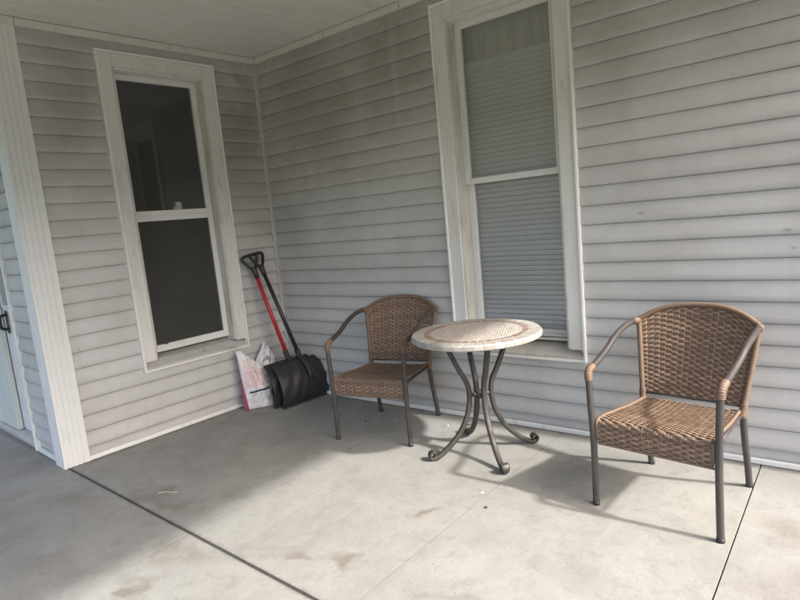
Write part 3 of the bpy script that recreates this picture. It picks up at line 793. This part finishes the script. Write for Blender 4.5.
for k in range(4):
    a = k*pi/2; cr = [(.168, .652), (.160, .60), (.118, .50), (.076, .415), (.064, .36), (.066, .30), (.088, .215), (.140, .125), (.215, .052), (.272, .016), (.300, .0135)]
    cr += [(.3125, .022), (.3165, .036), (.309, .049), (.296, .0525), (.286, .045), (.285, .034), (.293, .029)]
    pts = spline([(r*cos(a), r*sin(a), z) for r, z in cr], 7); N = len(pts)
    side = V((-sin(a), cos(a), 0)); wd = []; th = []
    for i in range(N):
        f = i/(N-1); q = max(0, (f-.60)/.12); q = min(1, q); wd.append(.0148+.0075*q); th.append(.0135-.0080*q)
    fr = [side]*N
    mb = MB(); mb.sweep(pts, th, wd, n=12, frame=fr, power=.62); mb.build('leg', M['iron'], tab)
mb = MB(); mb.lathe([(.0, .318), (.024, .318), (.026, .323), (.026, .352), (.024, .357), (0, .357)], 24, smooth=False)
for k in range(4):
    a = k*pi/2; mb.sweep([(.02*cos(a), .02*sin(a), .338), (.058*cos(a), .058*sin(a), .338)], .011, .012, n=8)
mb.build('collar', M['iron'], tab)

# ------------------------------------------------------------------ snow shovels
mS = V((.0975, .99524, 0)); nS = V((-.99524, .0975, 0))
def shovel(shaft_mat, origin, base, grip, grip_tilt):
    root = empty('snow_shovel', origin, math.atan2(mS.y, mS.x))
    hwid = .222
    prof = spline([(0, .010, .006), (0, -.006, .05), (0, -.012, .11), (0, -.002, .18), (0, .032, .25), (0, .085, .305), (0, .112, .318)], 7); NP = len(prof)
    nx = 72; mb = MB(); v = []
    for i in range(nx+1):
        u = -1+2*i/nx
        for j, p in enumerate(prof):
            s = j/(NP-1)
            w = hwid*(1-.035*s-.05*max(0, s-.8)/.2)
            x = u*w
            # creases fanning down and outwards from the socket
            dx = x-base[0]*.6; dz = .30-p.z
            fan = abs(dx)-.55*dz
            rib = .0055*.75*sin(fan*58)*min(1, max(0, abs(dx)-.02)/.03)*sin(pi*min(1, s*1.02))**.6
            wrk = .003*noise.noise(V((x*14, p.z*9, 2.2)))
            crown = -.012*(1-u*u)*s
            v.append((x, p.y-rib+wrk+crown+.010*abs(u)**6, p.z+(.010*(1-u*u)*s)))
    mb.add(v, [(i*NP+j, (i+1)*NP+j, (i+1)*NP+j+1, i*NP+j+1) for i in range(nx) for j in range(NP-1)], 0, True)
    bl = mb.build('blade', M['shovel'], root); so = bl.modifiers.new('thickness', 'SOLIDIFY'); so.thickness = .004; so.offset = -1
    mb = MB(); mb.box(-hwid+.002, hwid-.002, .001, .014, .001, .013, 0, .002); mb.build('wear_strip', M['steel'], bl)
    b = V(base); g = V(grip); dr = (g-b).normalized()
    mb = MB(); mb.sweep(spline([V((b.x*.6+.01, -.022, .165)), V((b.x*.8, -.012, .235)), V((b.x*.95, .040, .300)), b+dr*.05, b+dr*.10], 6), [.010]*3+[.016]*4+[.0205]*14+[.0215]*4, n=12)
    mb.build('socket', M['shovel'], bl)
    mb = MB(); mb.sweep([b+dr*.02, g-dr*.055], .0155, n=14); mb.build('shaft', shaft_mat, root)
    # D grip in the plane of the shaft and the blade's width
    sx = (V((1, 0, 0))-dr*dr.x).normalized(); sx = (sx*cos(grip_tilt)+dr.cross(sx)*sin(grip_tilt)).normalized()
    c = g; loop = [(-.016, -.058), (-.040, -.022), (-.060, .018), (-.062, .034), (-.050, .045), (-.02, .048), (.02, .048), (.050, .045), (.062, .034), (.060, .018), (.040, -.022), (.016, -.058)]
    mb = MB(); pts = spline([c+sx*a+dr*d_ for a, d_ in loop], 6); mb.sweep(pts, .0115, .0135, n=12, frame=dr.cross(sx))
    mb.sweep([g-dr*.135, g-dr*.10, g-dr*.06, g-dr*.045], [.0185, .019, .022, .019], n=14)
    mb.build('grip', M['black'], root); return root
o1 = V((.389, -.425, 0))+mS*.214; o1.z = 0
s1 = shovel(M['black'], o1, (.045, .085, .300), (-.070, .338, 1.118), .15)
tag(s1, 'black snow shovel with black shaft, its ribbed blade in front of the other shovel', 'shovel', 'snow shovels in the corner')
o2 = o1+nS*.085-mS*.022
s2 = shovel(M['red'], o2, (.012, .085, .300), (-.104, .268, 1.108), -.12)
tag(s2, 'snow shovel with a red shaft, its black blade tucked behind the front blade', 'shovel', 'snow shovels in the corner')

# ------------------------------------------------------------------ bags of ice melt slumped against the left wall
def bag(name, w, h, t, top, mat, seed, lean, sw=0.0):
    """pillow bag: X width, Y back, Z up; top(u) gives the height of the top edge"""
    nx, nz = 40, 56; mb = MB(); v = []
    for side in (-1, 1):
        for i in range(nx+1):
            u = -1+2*i/nx
            for j in range(nz+1):
                s = j/nz; zt = top(u); z = zt*s
                fat = (1-abs(u)**3.2)**.6*(1-max(0, (s-.45)/.55)**1.5)*(min(1, s/.06)**.5*.35+.65)*(1.1-.35*s)
                n1 = noise.noise(V((u*2.3+seed, s*4.1, side*.7))); n2 = noise.noise(V((u*6+seed*2, s*9, side*1.9)))
                edge = min(1, (1-abs(u))*6)
                y = side*(t*.5*fat)+(.016*n1+.010*n2+.005*abs(noise.noise(V((u*11+seed, s*15, side)))))*edge+lean*s*s*h + (.004*sin(u*9+s*5+seed) if s > .75 else 0)
                if s < .5: y = max(y, -t*.52)
                x = u*w*.5*(1-.05*sin(pi*s))+.006*n1*s+sw*s*s
                v.append((x, y, max(.002, z)))
    K = nz+1; off = (nx+1)*K
    f = [(i*K+j, (i+1)*K+j, (i+1)*K+j+1, i*K+j+1) for i in range(nx) for j in range(nz)]
    f += [(off+i*K+j, off+i*K+j+1, off+(i+1)*K+j+1, off+(i+1)*K+j) for i in range(nx) for j in range(nz)]
    f += [(i*K, off+i*K, off+(i+1)*K, (i+1)*K) for i in range(nx)]
    mb.add(v, f, 0, True)
    o = mb.build(name, mat); so = o.modifiers.new('film', 'SOLIDIFY'); so.thickness = .001; return o
bdir = V((.182, -.352, 0))-V((.07, -.559, 0)); bang = math.atan2(bdir.y, bdir.x)
b1 = bag('salt_bag', .236, .46, .105, lambda u: .455-.155*max(0, (u+.72))**.9*(.75 if u < .3 else .75+.1*(u-.3)), M['bag'], 3.1, .045)
b1.location = (.134, -.462, 0); b1.rotation_euler.z = bang
tag(b1, 'pink and white plastic bag slumped under the left window beside the shovels', 'bag')
b2 = bag('salt_bag', .19, .44, .07, lambda u: .30+.165*(1-abs(u-.12)**1.2/1.1), M['bag2'], 8.4, .02, .01)
b2.location = (.058, -.308, 0); b2.rotation_euler.z = pi/2+AL-.05
tag(b2, 'white bag with blue printing, its pointed top showing between pink bag and shovel blades', 'bag')

# ------------------------------------------------------------------ bits on the floor
def blob(name, mat, loc, r, fl_, label, cat, seed):
    import bmesh
    bm = bmesh.new(); bmesh.ops.create_icosphere(bm, subdivisions=2, radius=r)
    for q in bm.verts:
        k = 1+.35*noise.noise(q.co/r*1.3+V((seed, 0, 0))); q.co *= k; q.co.z *= fl_
    zmin = min(q.co.z for q in bm.verts); me = bpy.data.meshes.new(name); bm.to_mesh(me); bm.free(); me.materials.append(mat)
    o = bpy.data.objects.new(name, me); COL.objects.link(o); o.location = (loc[0], loc[1], -zmin+.0002); tag(o, label, cat); return o
blob('paint_chip', M['chip'], (1.69, -.203), .007, .5, 'white chip on a stain on the floor between left chair and table', 'chip', 1)
blob('paint_chip', M['chip'], (2.319, -.872), .008, .25, 'white chip on the floor just in front of the table', 'chip', 2)
blob('dirt_crumb', M['crumb'], (2.405, -.986), .0075, .5, 'dark crumb on the floor between table and right chair', 'crumb', 3)
blob('dirt_crumb', M['crumb'], (1.13, -.36), .007, .5, 'dark crumb on the shaded floor under the left chair', 'crumb', 4)
mb = MB(); mb.sweep(spline([(-.05, -.008, .003), (-.01, .004, .004), (.03, 0, .003), (.055, .01, .003)], 5), .0015, n=6)
tw = mb.build('twig', M['twig']); tw.location = (.836, -1.639, 0); tw.rotation_euler.z = .5; tag(tw, 'thin pale twig lying beside the dark floor joint', 'twig')

# ------------------------------------------------------------------ light
w = bpy.data.worlds.new('World'); SC.world = w; w.use_nodes = True
nt = w.node_tree; bg = nt.nodes['Background']; sky = nt.nodes.new('ShaderNodeTexSky'); sky.sky_type = 'NISHITA'
sky.sun_disc = False; sky.sun_elevation = radians(39.5); sky.sun_rotation = radians(90); sky.air_density = 1.0; sky.dust_density = 4.0; sky.ozone_density = 0.6
nt.links.new(sky.outputs[0], bg.inputs[0]); bg.inputs[1].default_value = .15
sd = bpy.data.lights.new('sun', 'SUN'); sd.energy = 2.0; sd.angle = radians(2.2); sd.color = (.93, .905, .875)
so = bpy.data.objects.new('sun', sd); COL.objects.link(so)
dirv = V((-.998, -.035, -.825)).normalized(); so.rotation_euler = dirv.to_track_quat('-Z', 'Y').to_euler(); so.location = (8, 0, 8)

vs = SC.view_settings; vs.view_transform = 'Standard'; vs.look = 'None'; vs.gamma = 1; vs.use_curve_mapping = False; vs.exposure = 1.74
SC.cycles.max_bounces = 8; SC.cycles.diffuse_bounces = 5; SC.cycles.transparent_max_bounces = 12
SC.cycles.use_denoising = True
